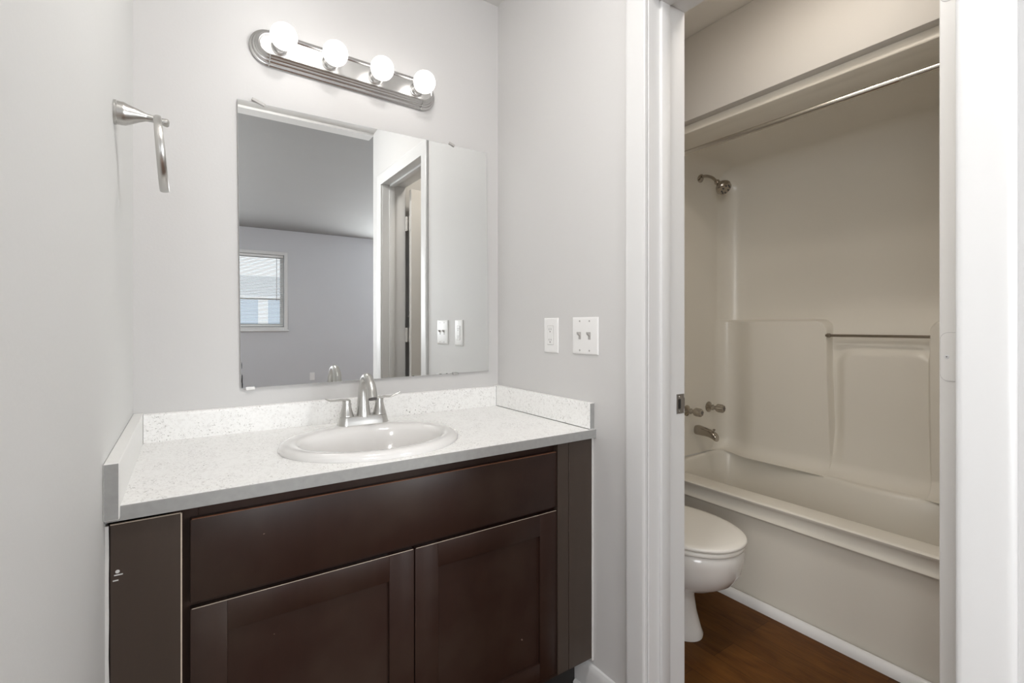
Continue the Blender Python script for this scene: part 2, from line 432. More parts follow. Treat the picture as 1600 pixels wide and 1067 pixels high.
# ------------------------------------------------------------------ VANITY CABINET
YD = -0.5805   # door face
YF = -0.5615   # face frame
cab = thing('vanity_cabinet', (-0.62, -0.3, 0), 'dark espresso two-door vanity cabinet standing between the two alcove walls', 'cabinet')
b = bm_new()
add_box(b, -1.228, -1.21, -0.545, -0.004, 0.10, 0.842); add_box(b, -0.022, -0.004, -0.545, -0.004, 0.10, 0.842)
add_box(b, -1.21, -0.022, -0.02, -0.004, 0.10, 0.842); add_box(b, -1.21, -0.022, -0.545, -0.02, 0.10, 0.118)
obj('carcass', b, M['espresso'], cab)
b = bm_new()
FL, FR = -1.1177, -0.1037
add_box(b, FL-0.02, FL+0.030, YF, -0.545, 0.10, 0.8435, 0.0008, 1)
add_box(b, FR-0.060, FR+0.02, YF, -0.545, 0.10, 0.8435, 0.0008, 1)
add_box(b, FL+0.0302, FR-0.0602, YF+0.0003, -0.545, 0.800, 0.8435)
add_box(b, FL+0.0302, FR-0.0602, YF+0.0003, -0.545, 0.610, 0.670)
add_box(b, FL+0.0302, FR-0.0602, YF+0.0003, -0.545, 0.10, 0.135)
obj('face_frame', b, M['espresso'], cab)
DL, DR, DM = -1.1027, -0.1487, -0.6193
dr = obj('drawer_front', box(DL, DR, YD, YF-0.0003, 0.6465, 0.8165, 0.0022, 2), M['espresso'], cab)
b = bm_new(); add_box(b, DL+0.003, DR-0.002, YD-0.0003, YD+0.0065, 0.8158, 0.8171, 0.0004, 1)
o = obj('worn_top_edge', b, M['worn_edge'], dr); o['label'] = 'worn reddish top edge'
def cab_door(x0, x1, z0, z1):
    st = 0.0655
    b = bm_new()
    add_box(b, x0, x0+st, YD, YF-0.0003, z0, z1, 0.0018, 2)
    add_box(b, x1-st, x1, YD, YF-0.0003, z0, z1, 0.0018, 2)
    add_box(b, x0+st-0.0005, x1-st+0.0005, YD+0.0002, YF-0.0003, z1-st, z1, 0.0016, 2)
    add_box(b, x0+st-0.0005, x1-st+0.0005, YD+0.0002, YF-0.0003, z0, z0+st-0.012, 0.0016, 2)
    d = obj('door', b, M['espresso'], cab)
    obj('recessed_panel', box(x0+st-0.004, x1-st+0.004, YD+0.0085, YF-0.001, z0+st-0.02, z1-st+0.004), M['espresso'], d, smooth=False)
    e = obj('top_edge', box(x0+0.003, x1-0.003, YD-0.0002, YD+0.0012, z1-0.0006, z1+0.0003), M['raw_wood'], d, smooth=False)
    e['label'] = 'thin scuffed pale top edge'
cab_door(DL, DM-0.0015, 0.128, 0.6345)
cab_door(DM+0.0015, DR, 0.128, 0.6345)
fp = obj('filler_panel', box(-1.2275, FL-0.0008, -0.590, -0.5860, 0.0, 0.8365, 0.0006, 1), M['filler'], cab)
fp['label'] = 'left filler panel with a pale raw edge'
o = obj('raw_edge', box(FL-0.0008, FL+0.0018, -0.5905, -0.5855, 0.0, 0.8365), M['raw_wood'], fp, smooth=False)
b = bm_new(); add_box(b, -1.2275, FL, -0.5905, -0.5855, 0.8365, 0.8378); obj('raw_top_edge', b, M['raw_wood'], fp, smooth=False)
b = bm_new()
zs = [0.0+i*0.8365/24 for i in range(25)]
rr = []
for i, z in enumerate(zs):
    w = 0.006+0.003*noise.noise(Vector((0, 0, z*9)))
    rr.append([(-1.2348, -0.5925, z), (-1.2348+w, -0.5925, z), (-1.2348+w, -0.588, z), (-1.2348, -0.588, z)])
loft(b, rr)
obj('caulk_bead', b, M['caulk'], fp)
b = bm_new()
lathe(b, (-1.2165, -0.5901, 0.748), (0, -1, 0), [(0, 0.0035), (0.001, 0.003)], 10)
add_box(b, -1.2215, -1.2085, -0.5912, -0.590, 0.741, 0.743); add_box(b, -1.2235, -1.215, -0.5912, -0.590, 0.731, 0.733)
obj('chipped_patch', b, M['caulk'], fp)
rp = obj('filler_panel', box(FR+0.0003, -0.006, -0.586, -0.545, 0.122, 0.8405, 0.001, 1), M['filler'], cab)
rp['label'] = 'right filler panel beside the wall'
obj('filler_strip', box(-0.1475, FR-0.0003, -0.5845, YF-0.0003, 0.122, 0.8425, 0.001, 1), M['filler'], cab)['label'] = 'narrow filler strip right of the drawer'
b = bm_new(); rr = []
for i in range(25):
    z = 0.115+i*(0.843-0.115)/24; w = 0.006+0.002*noise.noise(Vector((4, 1, z*11)))
    rr.append([(-0.0005, -0.588, z), (-0.0005-w, -0.588, z), (-0.0005-w, -0.583, z), (-0.0005, -0.583, z)])
loft(b, rr); obj('caulk_bead', b, M['caulk'], rp)
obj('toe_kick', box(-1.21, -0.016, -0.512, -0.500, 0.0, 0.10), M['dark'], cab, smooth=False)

# ------------------------------------------------------------------ COUNTERTOP with cut-out, backsplash and side splashes
SXC, SYC, SRX, SRY = -0.655, -0.360, 0.252, 0.214
ct = thing('countertop', (-0.62, -0.3, 0.845), 'white speckled laminate countertop with low backsplashes, on the dark vanity', 'countertop')
b = bm_new()
cx0, cx1, cy0, cy1, cz0, cz1 = LX+0.0005, -0.0005, -0.598, -0.0005, 0.845, 0.873
N = 96
def rect_pt(a):
    c, s = math.cos(a), math.sin(a)
    tx = ((cx1-SXC)/c if c > 0 else (cx0-SXC)/c) if abs(c) > 1e-9 else 1e9
    ty = ((cy1-SYC)/s if s > 0 else (cy0-SYC)/s) if abs(s) > 1e-9 else 1e9
    t = min(tx, ty); return (SXC+c*t, SYC+s*t)
angs = [2*PI*i/N for i in range(N)]
for (qx, qy) in ((cx0, cy0), (cx1, cy0), (cx0, cy1), (cx1, cy1)):
    qa = math.atan2(qy-SYC, qx-SXC) % (2*PI)
    k = min(range(N), key=lambda i: abs((angs[i]-qa+PI) % (2*PI)-PI)); angs[k] = qa
hole = lambda z, k=0.90: [(SXC+SRX*k*math.cos(a), SYC+SRY*k*math.sin(a), z) for a in angs]
outer = lambda z: [(*rect_pt(a), z) for a in angs]
loft(b, [hole(cz0), outer(cz0), outer(cz1), hole(cz1), hole(cz0)], False, False)
cto = obj('counter_slab', b, [M['laminate'], M['edge']], ct, smooth=False)
setmat(cto, lambda p: 1 if p.normal.y < -0.9 and (ct.location.y+p.center.y) < -0.59 else 0)
# bare front edge strip sits slightly proud
obj('front_edge_strip', box(cx0, cx1, -0.6005, -0.5982, 0.8455, 0.8728, 0.0005, 1), M['edge'], ct)['label'] = 'bare grey front edge'
# backsplash with rounded top and cove
pr = [(-0.0005, 0.8732), (-0.0205, 0.8732), (-0.0205, 0.945)]+[(-0.0105-0.010*math.cos(a), 0.945+0.010*math.sin(a)) for a in [i*PI/12 for i in range(1, 7)]]+[(-0.0005, 0.955)]
b = bm_new(); loft(b, [[(x, y, z) for y, z in pr] for x in (LX+0.0245, -0.0215)])
obj('backsplash', b, M['laminate'], ct)
s1 = obj('side_splash', box(LX+0.0006, LX+0.0236, -0.617, -0.0006, 0.8535, 0.958, 0.0012, 1), [M['laminate_plain'], M['edge']], ct)
s2 = obj('side_splash', box(-0.0206, -0.0006, -0.5925, -0.0006, 0.8742, 0.958, 0.0012, 1), [M['laminate'], M['edge']], ct)
for s in (s1, s2): setmat(s, lambda p: 1 if p.normal.y < -0.8 else 0)
s1['label'] = 'plain side splash on the left wall'; s2['label'] = 'speckled side splash on the right wall'
obj('splash_joint', box(-0.0212, -0.0200, -0.590, -0.0212, 0.8733, 0.8744), M['plastic_slot'], ct, smooth=False)
obj('splash_joint', box(-0.0213, -0.0207, -0.0212, -0.0200, 0.876, 0.956), M['plastic_slot'], ct, smooth=False)

# ------------------------------------------------------------------ SINK
sink = thing('sink', (SXC, SYC, 0.873), 'oval white drop-in sink set in the speckled countertop', 'sink')
def ell(rx, ry, z, cx=SXC, cy=SYC, n=72): return [(cx+rx*math.cos(2*PI*i/n), cy+ry*math.sin(2*PI*i/n), z) for i in range(n)]
IY = SYC-0.016   # bowl centre is nearer the front: faucet deck behind
rings = [ell(SRX, SRY, 0.8733), ell(SRX+0.001, SRY+0.001, 0.880), ell(SRX-0.002, SRY-0.002, 0.8875), ell(SRX-0.009, SRY-0.009, 0.892), ell(SRX-0.020, SRY-0.020, 0.8932),
         ell(SRX-0.038, SRY-0.045, 0.8922, cy=SYC-0.010), ell(SRX-0.048, SRY-0.062, 0.888, cy=IY), ell(SRX-0.055, SRY-0.070, 0.874, cy=IY), ell(SRX-0.064, SRY-0.078, 0.850, cy=IY),
         ell(SRX-0.082, SRY-0.090, 0.81, cy=IY), ell(SRX-0.115, SRY-0.112, 0.775, cy=IY), ell(0.085, 0.065, 0.757, cy=IY), ell(0.03, 0.028, 0.752, cy=IY)]
b = bm_new(); loft(b, rings, False, True)
under = [ell(SRX, SRY, 0.8733), ell(SRX*0.89, SRY*0.89, 0.8731), ell(SRX*0.85, SRY*0.82, 0.84), ell(SRX*0.6, SRY*0.5, 0.76), ell(0.035, 0.032, 0.738)]
loft(b, under, False, True)
obj('basin', b, M['sinkwhite'], sink, sharp=60)
b = bm_new(); lathe(b, (SXC, IY, 0.7515), (0, 0, 1), [(0, 0.024), (0.002, 0.024), (0.003, 0.021), (0.002, 0.015), (0.001, 0.001)], 24)
obj('drain', b, M['nickel'], sink)

# ------------------------------------------------------------------ SINK FAUCET
FX, FY, FZ = -0.628, -0.172, 0.8915
fa = thing('sink_faucet', (FX, FY, FZ), 'brushed nickel two-lever arched faucet at the back rim of the oval sink', 'faucet')
def stadium(cx, cy, hw, r, z, n=14):
    pts = []
    for i in range(n+1):
        a = -PI/2+PI*i/n; pts.append((cx+hw-r+r*math.cos(a), cy+r*math.sin(a), z))
    for i in range(n+1):
        a = PI/2+PI*i/n; pts.append((cx-hw+r+r*math.cos(a), cy+r*math.sin(a), z))
    return pts
b = bm_new()
loft(b, [stadium(FX, FY, 0.083, 0.028, FZ), stadium(FX, FY, 0.083, 0.028, FZ+0.002), stadium(FX, FY, 0.0785, 0.0245, FZ+0.018), stadium(FX, FY, 0.076, 0.022, FZ+0.0265), stadium(FX, FY, 0.073, 0.019, FZ+0.0285)])
obj('base_plate', b, M['nickel'], fa)
# spout: tapering column that arches forward and turns down
cps = [(FX, FY, 0.914), (FX, FY+0.001, 0.945), (FX, FY+0.002, 0.980), (FX, FY-0.001, 1.012), (FX, FY-0.017, 1.037), (FX, FY-0.043, 1.045), (FX, FY-0.070, 1.032), (FX, FY-0.088, 1.008), (FX, FY-0.097, 0.985)]
pts = spline(cps, 6); n = len(pts)
def lerp_list(vals, n):
    out = []
    for i in range(n):
        t = i/(n-1)*(len(vals)-1); k = min(int(t), len(vals)-2); out.append(vals[k]+(vals[k+1]-vals[k])*(t-k))
    return out
rad = lerp_list([0.0235, 0.0200, 0.0170, 0.0148, 0.0140, 0.0138, 0.0140, 0.0145, 0.0150], n)
b = bm_new(); tube(b, pts, rad, 24)
sp = obj('spout', b, M['nickel'], fa)
b = bm_new(); tube(b, [Vector((FX, FY-0.0965, 0.987)), Vector((FX, FY-0.0985, 0.980))], [0.0128, 0.0122], 20)
obj('aerator', b, M['plastic_slot'], sp)
b = bm_new(); lathe(b, (FX, FY+0.031, FZ), (0, 0, 1), [(0, 0.003), (0.055, 0.003), (0.058, 0.005), (0.064, 0.006), (0.068, 0.004)], 12)
obj('lift_rod', b, M['nickel'], fa)
def handle(sx):
    hx = FX+sx*0.0535
    b = bm_new()
    prof = [(0.0, 0.0222), (0.002, 0.0225), (0.006, 0.0210), (0.018, 0.0175), (0.030, 0.0145), (0.040, 0.0130), (0.048, 0.0135), (0.053, 0.0120), (0.056, 0.006), (0.057, 0.0005)]
    lathe(b, (hx, FY, FZ+0.0275), (0, 0, 1), prof, 28)
    h = obj('handle', b, M['nickel'], fa)
    z = FZ+0.078
    up = 0.006 if sx > 0 else 0.001
    cp = [(hx-sx*0.012, FY, z-0.012), (hx-sx*0.002, FY-0.001, z-0.001), (hx+sx*0.016, FY-0.003, z+0.0045), (hx+sx*0.036, FY-0.006, z+0.004), (hx+sx*0.054, FY-0.009, z+0.005+up), (hx+sx*0.066, FY-0.011, z+0.010+up*1.4)]
    ps = spline(cp, 6); n = len(ps)
    b = bm_new(); tube(b, ps, lerp_list([0.010, 0.0115, 0.0085, 0.0070, 0.0070, 0.0045], n), 14, True, [(1.0, 0.42)]*n)
    obj('lever', b, M['nickel'], h)
handle(-1); handle(1)

# ------------------------------------------------------------------ MIRROR
ma = math.radians(0.62)
mr = thing('wall_mirror', (-0.5085, -0.004, 1.016), 'large frameless square mirror clipped to the wall above the sink', 'mirror', rot=(0, -ma, 0))
def mloc(bm):   # local mirror coordinates -> world
    bm.transform(WM[mr.name]); return bm
HW, HH = 0.4565, 0.915
b = box(-HW, HW, -0.005, -0.0005, 0.0, HH, 0.0008, 1)
mo = obj('mirror_glass', mloc(b), [M['mirror'], M['plastic_slot']], mr, smooth=False)
setmat(mo, lambda p: 0 if p.normal.y < -0.5 else 1)
for (cx, cz, w, ang) in ((-0.398, HH, 0.020, -0.5), (0.293, HH, 0.013, -0.5)):
    b = box(-w, w, -0.0095, -0.0005, -0.0045, 0.0055, 0.0015, 1)
    b.transform(Matrix.Translation((cx, 0, cz+0.002)) @ Matrix.Rotation(ang*0.0, 4, 'Y'))
    bmesh.ops.rotate(b, verts=b.verts, cent=(cx, -0.005, cz), matrix=Matrix.Rotation(0.35, 3, 'Y'))
    obj('clip', mloc(b), M['toggle'], mr)
for (cx, cz) in ((-0.430, 0.0), (0.300, 0.0)):
    b = box(cx-0.013, cx+0.013, -0.010, -0.0005, cz-0.006, cz+0.004, 0.002, 1)
    obj('clip', mloc(b), M['plastic'] if cx < 0 else M['satin'], mr)
# desilvered black nibbles along the edges
rng = random.Random(3)
def blot(u, v, ru, rv, n=9):
    b = bm_new()
    vs = [b.verts.new((u+ru*(0.6+0.6*rng.random())*math.cos(2*PI*i/n), -0.0053, v+rv*(0.6+0.6*rng.random())*math.sin(2*PI*i/n))) for i in range(n)]
    b.faces.new(vs); obj('desilvered_spot', mloc(b), M['dark'], mr, smooth=False)
blot(-HW+0.0035, 0.030, 0.0022, 0.020); blot(-HW+0.004, 0.012, 0.002, 0.010); blot(-HW+0.003, 0.075, 0.001, 0.012)
for u in (0.12, 0.235, 0.262): blot(u, 0.0012, 0.004+0.004*rng.random(), 0.0012)

# ------------------------------------------------------------------ VANITY LIGHT BAR
la = math.radians(1.25)
LXC, LZC = -0.6205, 2.1075
vl = thing('vanity_light', (LXC, -0.0005, LZC), 'satin nickel strip light with four lit globe bulbs, above the mirror', 'wall light', rot=(0, la, 0))
LW, LR = 0.3225, 0.0590
def race(inset, out, n=20):
    r = LR-inset; hw = LW-inset; pts = []
    for i in range(n+1):
        a = -PI/2+PI*i/n; pts.append((hw-r+r*math.cos(a), -out, r*math.sin(a)))
    for i in range(n+1):
        a = PI/2+PI*i/n; pts.append((-hw+r+r*math.cos(a), -out, r*math.sin(a)))
    return pts
prof = [(0, 0), (0, 0.006), (0.002, 0.008), (0.006, 0.009), (0.008, 0.012), (0.0085, 0.018), (0.011, 0.020), (0.014, 0.021), (0.0155, 0.027), (0.019, 0.029), (0.0215, 0.034), (0.025, 0.036), (0.028, 0.035), (0.030, 0.0325)]
b = loft(bm_new(), [race(i, o) for i, o in prof]); b.transform(WM[vl.name])
obj('back_plate', b, M['satin'], vl, sharp=40)
# mitred overlay bands across the lower and upper moulding where the end caps join
b = bm_new()
for sx in (-1, 1):
    for sz in (-1, 1):
        x = sx*(LW-LR)
        pts = [(x, -o-0.0009, sz*(LR-i)) for i, o in prof[1:12]]
        b = bm_new(); tube(b, pts, 0.0022, 8)
        b.transform(WM[vl.name]); obj('cap_seam', b, M['satin'], vl)
BX = [-0.235, -0.079, 0.079, 0.2365]
for x in BX:
    b = bm_new(); lathe(b, (x, -0.031, 0), (0, -1, 0), [(0, 0.0265), (0.003, 0.0265), (0.0045, 0.0235), (0.008, 0.0225), (0.0085, 0.0235), (0.026, 0.0225), (0.029, 0.0205), (0.029, 0.018)], 28)
    b.transform(WM[vl.name]); so = obj('socket', b, M['satin'], vl)
    b = bm_new(); R = 0.0395
    pf = [(0.0, 0.0145), (0.006, 0.015), (0.012, 0.019)]
    cy = 0.012+math.sqrt(R*R-0.019**2)
    a0 = math.asin(0.019/R)
    for i in range(1, 23):
        a = a0+(PI-a0)*i/22; pf.append((cy-R*math.cos(a), R*math.sin(a)))
    lathe(b, (x, -0.058, 0), (0, -1, 0), pf, 32)
    b.transform(WM[vl.name]); obj('bulb', b, M['bulb'], vl)['label'] = 'lit white globe bulb'

# ------------------------------------------------------------------ TOWEL RING
tr = thing('towel_ring', (LX, -0.45, 1.62), 'brushed nickel towel ring on a flared post on the left wall', 'towel ring')
ps = spline([(LX+0.0005, -0.45, 1.659), (LX+0.018, -0.45, 1.6585), (LX+0.038, -0.45, 1.660), (LX+0.055, -0.45, 1.660), (LX+0.072, -0.45, 1.6585), (LX+0.088, -0.45, 1.656)], 6)
n = len(ps)
b = bm_new(); tube(b, ps, lerp_list([0.0245, 0.0235, 0.0150, 0.0080, 0.0070, 0.0078], n), 24)
lathe(b, (LX+0.0005, -0.45, 1.659), (1, 0, 0), [(0, 0.0255), (0.004, 0.0255), (0.006, 0.0235)], 28)
lathe(b, (LX+0.086, -0.45, 1.6565), (1, 0, -0.1), [(0, 0.0065), (0.001, 0.0085), (0.006, 0.0085), (0.009, 0.006), (0.0095, 0.001)], 16)
obj('post', b, M['nickel'], tr)
b = bm_new(); rr = []
RC = Vector((-1.1545, -0.45, 1.585)); RR = 0.0775; K = 64
tilt = math.atan2(0.012, 0.156)
uy = Vector((0, 1, 0)); uz = Vector((-math.sin(tilt), 0, math.cos(tilt))); ux = uy.cross(uz).normalized()
for i in range(K+1):
    a = 2*PI*i/K; d = uy*math.sin(a)+uz*math.cos(a); c = RC+d*RR
    w = 0.0062+0.0018*(0.5-0.5*math.cos(a))
    rr.append([c+ux*math.cos(q)*w*1.1+d*math.sin(q)*0.0036 for q in [2*PI*j/14 for j in range(14)]])
loft(b, rr, False, False); bmesh.ops.remove_doubles(b, verts=b.verts, dist=1e-5)
obj('ring', b, M['nickel'], tr)

# ------------------------------------------------------------------ OUTLET AND SWITCH ON THE RIGHT WALL
def plate(parent, yc, zc, w, h, openings=()):
    b = bm_new(); x0 = -0.0003
    rings = []
    for ins, o in ((0, 0), (0, 0.002), (0.0015, 0.0042), (0.0045, 0.0055), (0.010, 0.006)):
        a, c = w/2-ins, h/2-ins
        rings.append([(x0-o, yc-a, zc-c), (x0-o, yc+a, zc-c), (x0-o, yc+a, zc+c), (x0-o, yc-a, zc+c)])
    loft(b, rings); return obj('cover_plate', b, M['plastic'], parent, sharp=20)
def screw(parent, yc, zc):
    b = bm_new(); lathe(b, (-0.0062, yc, zc), (-1, 0, 0), [(0, 0.0033), (0.0008, 0.003), (0.0012, 0.0015)], 14)
    s = obj('screw', b, M['toggle'], parent)
ol = thing('wall_outlet', (0, -0.3692, 1.113), 'white rectangular double socket on the right wall, nearer the mirror', 'outlet')
plate(ol, -0.3692, 1.1755, 0.080, 0.126)
b = box(-0.0082, -0.0058, -0.3692-0.0165, -0.3692+0.0165, 1.1755-0.0335, 1.1755+0.0335, 0.001, 1)
face = obj('receptacle', b, M['plastic'], ol)
fr = bm_new()
for s in (-1, 1):
    add_box(fr, -0.0066, -0.0055, -0.3692+s*0.0173-0.0006, -0.3692+s*0.0173+0.0006, 1.1755-0.034, 1.1755+0.034)
    add_box(fr, -0.0066, -0.0055, -0.3692-0.0173, -0.3692+0.0173, 1.1755+s*0.0343-0.0006, 1.1755+s*0.0343+0.0006)
obj('shadow_gap', fr, M['toggle'], ol, smooth=False)
for zc in (1.1755+0.020, 1.1755-0.018):
    b = bm_new()
    add_box(b, -0.0086, -0.008, -0.3692+0.005, -0.3692+0.0066, zc-0.002, zc+0.0055); add_box(b, -0.0086, -0.008, -0.3692-0.0066, -0.3692-0.005, zc-0.001, zc+0.0055)
    lathe(b, (-0.008, -0.3692, zc-0.0065), (-1, 0, 0), [(0, 0.0024), (0.0006, 0.0024)], 12)
    obj('socket_slot', b, M['plastic_slot'], face, smooth=False)
sw = thing('light_switch', (0, -0.5508, 1.115), 'white two-toggle switch plate on the right wall, nearer the doorway', 'light switch')
plate(sw, -0.5508, 1.1768, 0.124, 0.124)
for yc in (-0.5508+0.0235, -0.5508-0.0235):
    b = box(-0.0066, -0.0058, yc-0.006, yc+0.006, 1.1768-0.0125, 1.1768+0.0125, 0.0004, 1)
    obj('toggle_slot', b, M['toggle'], sw)
    b = bm_new()
    loft(b, [[(-0.006, yc-0.0048, 1.1768-0.002), (-0.006, yc+0.0048, 1.1768-0.002), (-0.006, yc+0.0048, 1.1768+0.009), (-0.006, yc-0.0048, 1.1768+0.009)],
             [(-0.017, yc-0.004, 1.1768+0.0065), (-0.017, yc+0.004, 1.1768+0.0065), (-0.017, yc+0.004, 1.1768+0.0125), (-0.017, yc-0.004, 1.1768+0.0125)]])
    obj('toggle', b, M['toggle'], sw)
    for zc in (1.1768+0.049, 1.1768-0.049): screw(sw, yc, zc)

# strike plate on the jamb
st = thing('strike_plate', (0.142, J0-0.004, 0.943), 'small scratched metal strike plate on the door jamb', 'strike plate')
b = bm_new()
y = J0-0.0042
add_box(b, 0.1245, 0.1590, y-0.0016, y, 0.943, 0.957); add_box(b, 0.1245, 0.1590, y-0.0016, y, 0.987, 1.002)
add_box(b, 0.1245, 0.1310, y-0.0016, y, 0.957, 0.987); add_box(b, 0.1440, 0.1590, y-0.0016, y, 0.957, 0.987)
add_box(b, 0.1590, 0.1625, y-0.0016, y+0.0004, 0.955, 0.990)
obj('plate', b, M['steel'], st, smooth=False)
obj('latch_hole', box(0.131, 0.144, y-0.0004, y, 0.957, 0.987), M['dark'], st, smooth=False)
for zc in (0.950, 0.9945):
    b = bm_new(); lathe(b, (0.1385, y-0.0016, zc), (0, -1, 0), [(0, 0.0034), (0.0006, 0.003), (0.0009, 0.001)], 14)
    obj('screw', b, M['satin'], st)

# ------------------------------------------------------------------ BATHTUB AND SURROUND (one moulded unit)
tub = thing('bathtub_shower', (1.33, -0.76, 0.0), 'beige moulded bathtub with tall shower surround in the bathroom', 'bathtub')
XB = 1.685          # upper back wall face
def sstep(a, b_, x):
    t = max(0.0, min(1.0, (x-a)/(b_-a))); return t*t*(3-2*t)
def sd_rr(y, z, yc, zc, hy, hz, r):
    qy, qz = abs(y-yc)-hy+r, abs(z-zc)-hz+r
    return min(max(qy, qz), 0)+math.hypot(max(qy, 0), max(qz, 0))-r
def xback(y, z):
    """distance of the moulded back wall"""
    x = XB
    # left pad, right pad, flaring slightly towards the ledge
    fl = 0.018*max(0.0, (1.0-z)/0.5)
    dA = sd_rr(y, z, 0.10+(-0.61-fl)/2-0.05, 0.74, (0.61+fl+0.10)/2+0.05-0.0, 0.50, 0.06)
    dA = sd_rr(y, z, (0.2-0.612-fl)/2, 0.74, (0.2+0.612+fl)/2, 0.50, 0.06)
    dB = sd_rr(y, z, (-1.012-1.8-fl*0.3)/2, 0.74, (1.8-1.012-fl*0.3)/2, 0.50, 0.06)
    dep = 0.105*(0.15+0.85*sstep(0.02, -0.24, y))*(0.15+0.85*sstep(TY1-0.02, TY1+0.24, y))
    pad = max(sstep(0.006, -0.007, dA), sstep(0.006, -0.007, dB))
    pad = max(pad, 0.9*sstep(0.72, 0.47, z))
    x -= dep*pad
    x -= 0.058*sstep(1.36, 1.14, z)*(1-pad)*sstep(-0.45, -0.60, y)
    # lower niche bulge under the bar
    dN = sd_rr(y, z, -0.85, 0.60, 0.19, 0.49, 0.08)
    x -= 0.026*sstep(0.030, -0.025, dN)*(1-pad)
    # fillet to the ledge
    d = z-0.468; r = 0.075
    if d < r: x -= (r-math.sqrt(max(0, r*r-(r-d)**2)))
    return x
def endfillet(d, r):
    if d >= r: return 0.0
    d = max(d, 0); return r-math.sqrt(max(0.0, r*r-(r-d)**2))
ZT = 2.150
def rfil(z):  return 0.135
b = bm_new()
ys = [0.0]
for i in range(1, 19): ys.append(-0.14*(1-math.cos(i/18*PI/2))) 
y = -0.14
while y > -1.38: y -= 0.0065; ys.append(y)
ys += [TY1+0.14*(1-math.cos(i/18*PI/2)) for i in range(17, -1, -1) if TY1+0.14*(1-math.cos(i/18*PI/2)) < y-0.002]
ys = sorted(set(ys) | {-0.590-0.0016*i for i in range(32)} | {-0.995-0.0016*i for i in range(20)}, reverse=True)
zz = [0.466+0.001*i for i in range(0, 4)]+[0.472+0.006*i for i in range(8)]
z = zz[-1]
while z < ZT-0.13: z += 0.0075; zz.append(z)
zr = ZT-z
zz = sorted(set(zz) | {1.226+0.0016*i for i in range(16)})
zz += [z+zr*math.sin(i/12*PI/2) for i in range(1, 13)]
def surf(y, z):
    r = rfil(z)
    x = xback(y, z)-endfillet(-y, r)-endfillet(y-TY1, r)
    d = ZT-z; x -= endfillet(d, 0.13)
    return x
loft(b, [[(surf(y, z), y, z) for y in ys] for z in zz], closed=False)
# end walls (plan strips), with the same cove to the ceiling
def endwall(yw, s):
    g = []
    for z in zz:
        off = endfillet(ZT-z, 0.12)
        xe = xback(yw, z)-rfil(z)+0.02
        g.append([(x, yw-s*off, z) for x in [0.925+(xe-0.925)*k/12 for k in range(13)]])
    loft(b, g, closed=False)
endwall(-0.0015, 1); endwall(TY1, -1)
# moulded ceiling of the surround and its front flange
prf = [(0.950, 2.1975), (0.945, 2.1975), (0.945, 2.164), (0.947, 2.160), (0.952, 2.158), (1.00, 2.158), (1.02, 2.156), (1.05, 2.151), (1.09, 2.150), (XB-0.1, 2.150)]
b_c = bm_new(); loft(b_c, [[(x, yy, z) for x, z in prf] for yy in (-0.0015, TY1)], closed=False)
bmesh.ops.recalc_face_normals(b, faces=b.faces)
sur = obj('shower_surround', b, M['gelcoat'], tub, sharp=50)
obj('surround_header', b_c, M['gelcoat'], tub, sharp=24)
# side flanges of the surround at the wet wall
obj('side_flange', box(0.925, 0.945, -0.02, -0.0015, 0.456, 2.197, 0.004, 2), M['gelcoat'], tub)
# tub body
def ledge_x(y):
    pts = [(-0.02, 1.600), (-0.10, 1.600), (-0.20, 1.592), (-0.42, 1.556), (-0.64, 1.505), (-0.80, 1.470), (-0.92, 1.468), (-1.06, 1.52), (-1.2, 1.56), (-1.53, 1.575)]
    for (a, xa), (c, xc) in zip(pts[:-1], pts[1:]):
        if y <= a and y >= c: 
            t = (a-y)/(a-c); t = t*t*(3-2*t) if False else t
            return xa+(xc-xa)*t
    return 1.6
def inner_ring(ins, z, k=40):
    y0, y1 = -0.030-ins*0.55, TY1+0.05+ins*1.2
    x0 = 1.030+ins*0.8; r = 0.10
    pts = []
    for i in range(k): pts.append((x0, y0+(y1-y0)*i/k))                       # front, towards -y
    for i in range(16): pts.append((x0+(1.57-ins*0.7-x0)*i/16, y1))
    for i in range(k):
        y = y1+(y0-y1)*i/k; pts.append((ledge_x(y)-ins*0.9, y))
    for i in range(16):
        xe = ledge_x(y0)-ins*0.9; pts.append((xe+(x0-xe)*i/16, y0))
    # round the corners by smoothing
    P = [Vector((x, y)) for x, y in pts]; n = len(P)
    for _ in range(14): P = [(P[i-1]+P[i]*2+P[(i+1) % n])/4 for i in range(n)]
    return [(p.x, p.y, z) for p in P]
def outer_ring(x0, z, k=40):
    y0, y1, x1 = -0.0015, TY1, 1.72
    pts = []
    for i in range(k): pts.append((x0, y0+(y1-y0)*i/k, z))
    for i in range(16): pts.append((x0+(x1-x0)*i/16, y1, z))
    for i in range(k): pts.append((x1, y1+(y0-y1)*i/k, z))
    for i in range(16): pts.append((x1+(x0-x1)*i/16, y0, z))
    return pts
apr = [(0.945, 0.0), (0.944, 0.10), (0.940, 0.30), (0.937, 0.372), (0.931, 0.379), (0.925, 0.384), (0.9255, 0.389), (0.930, 0.396), (0.931, 0.415), (0.928, 0.434), (0.922, 0.441), (0.9185, 0.446), (0.9172, 0.452), (0.922, 0.4565), (0.930, 0.458)]
rings = [outer_ring(x, z) for x, z in apr]
def rimz(p, z):   # the ledge side of the rim sits a little higher than the front rim
    return z+0.014*sstep(1.25, 1.5, p[0])
R2 = []
for ins, z in ((-0.014, 0.458), (-0.004, 0.4565), (0.004, 0.449), (0.009, 0.436), (0.020, 0.38), (0.040, 0.24), (0.065, 0.14), (0.10, 0.095), (0.16, 0.082)):
    R2.append([(p[0], p[1], rimz(p, p[2])) for p in inner_ring(ins, z)])
b = bm_new(); loft(b, rings+R2, False, True)
obj('tub_basin', b, M['gelcoat'], tub, sharp=55)
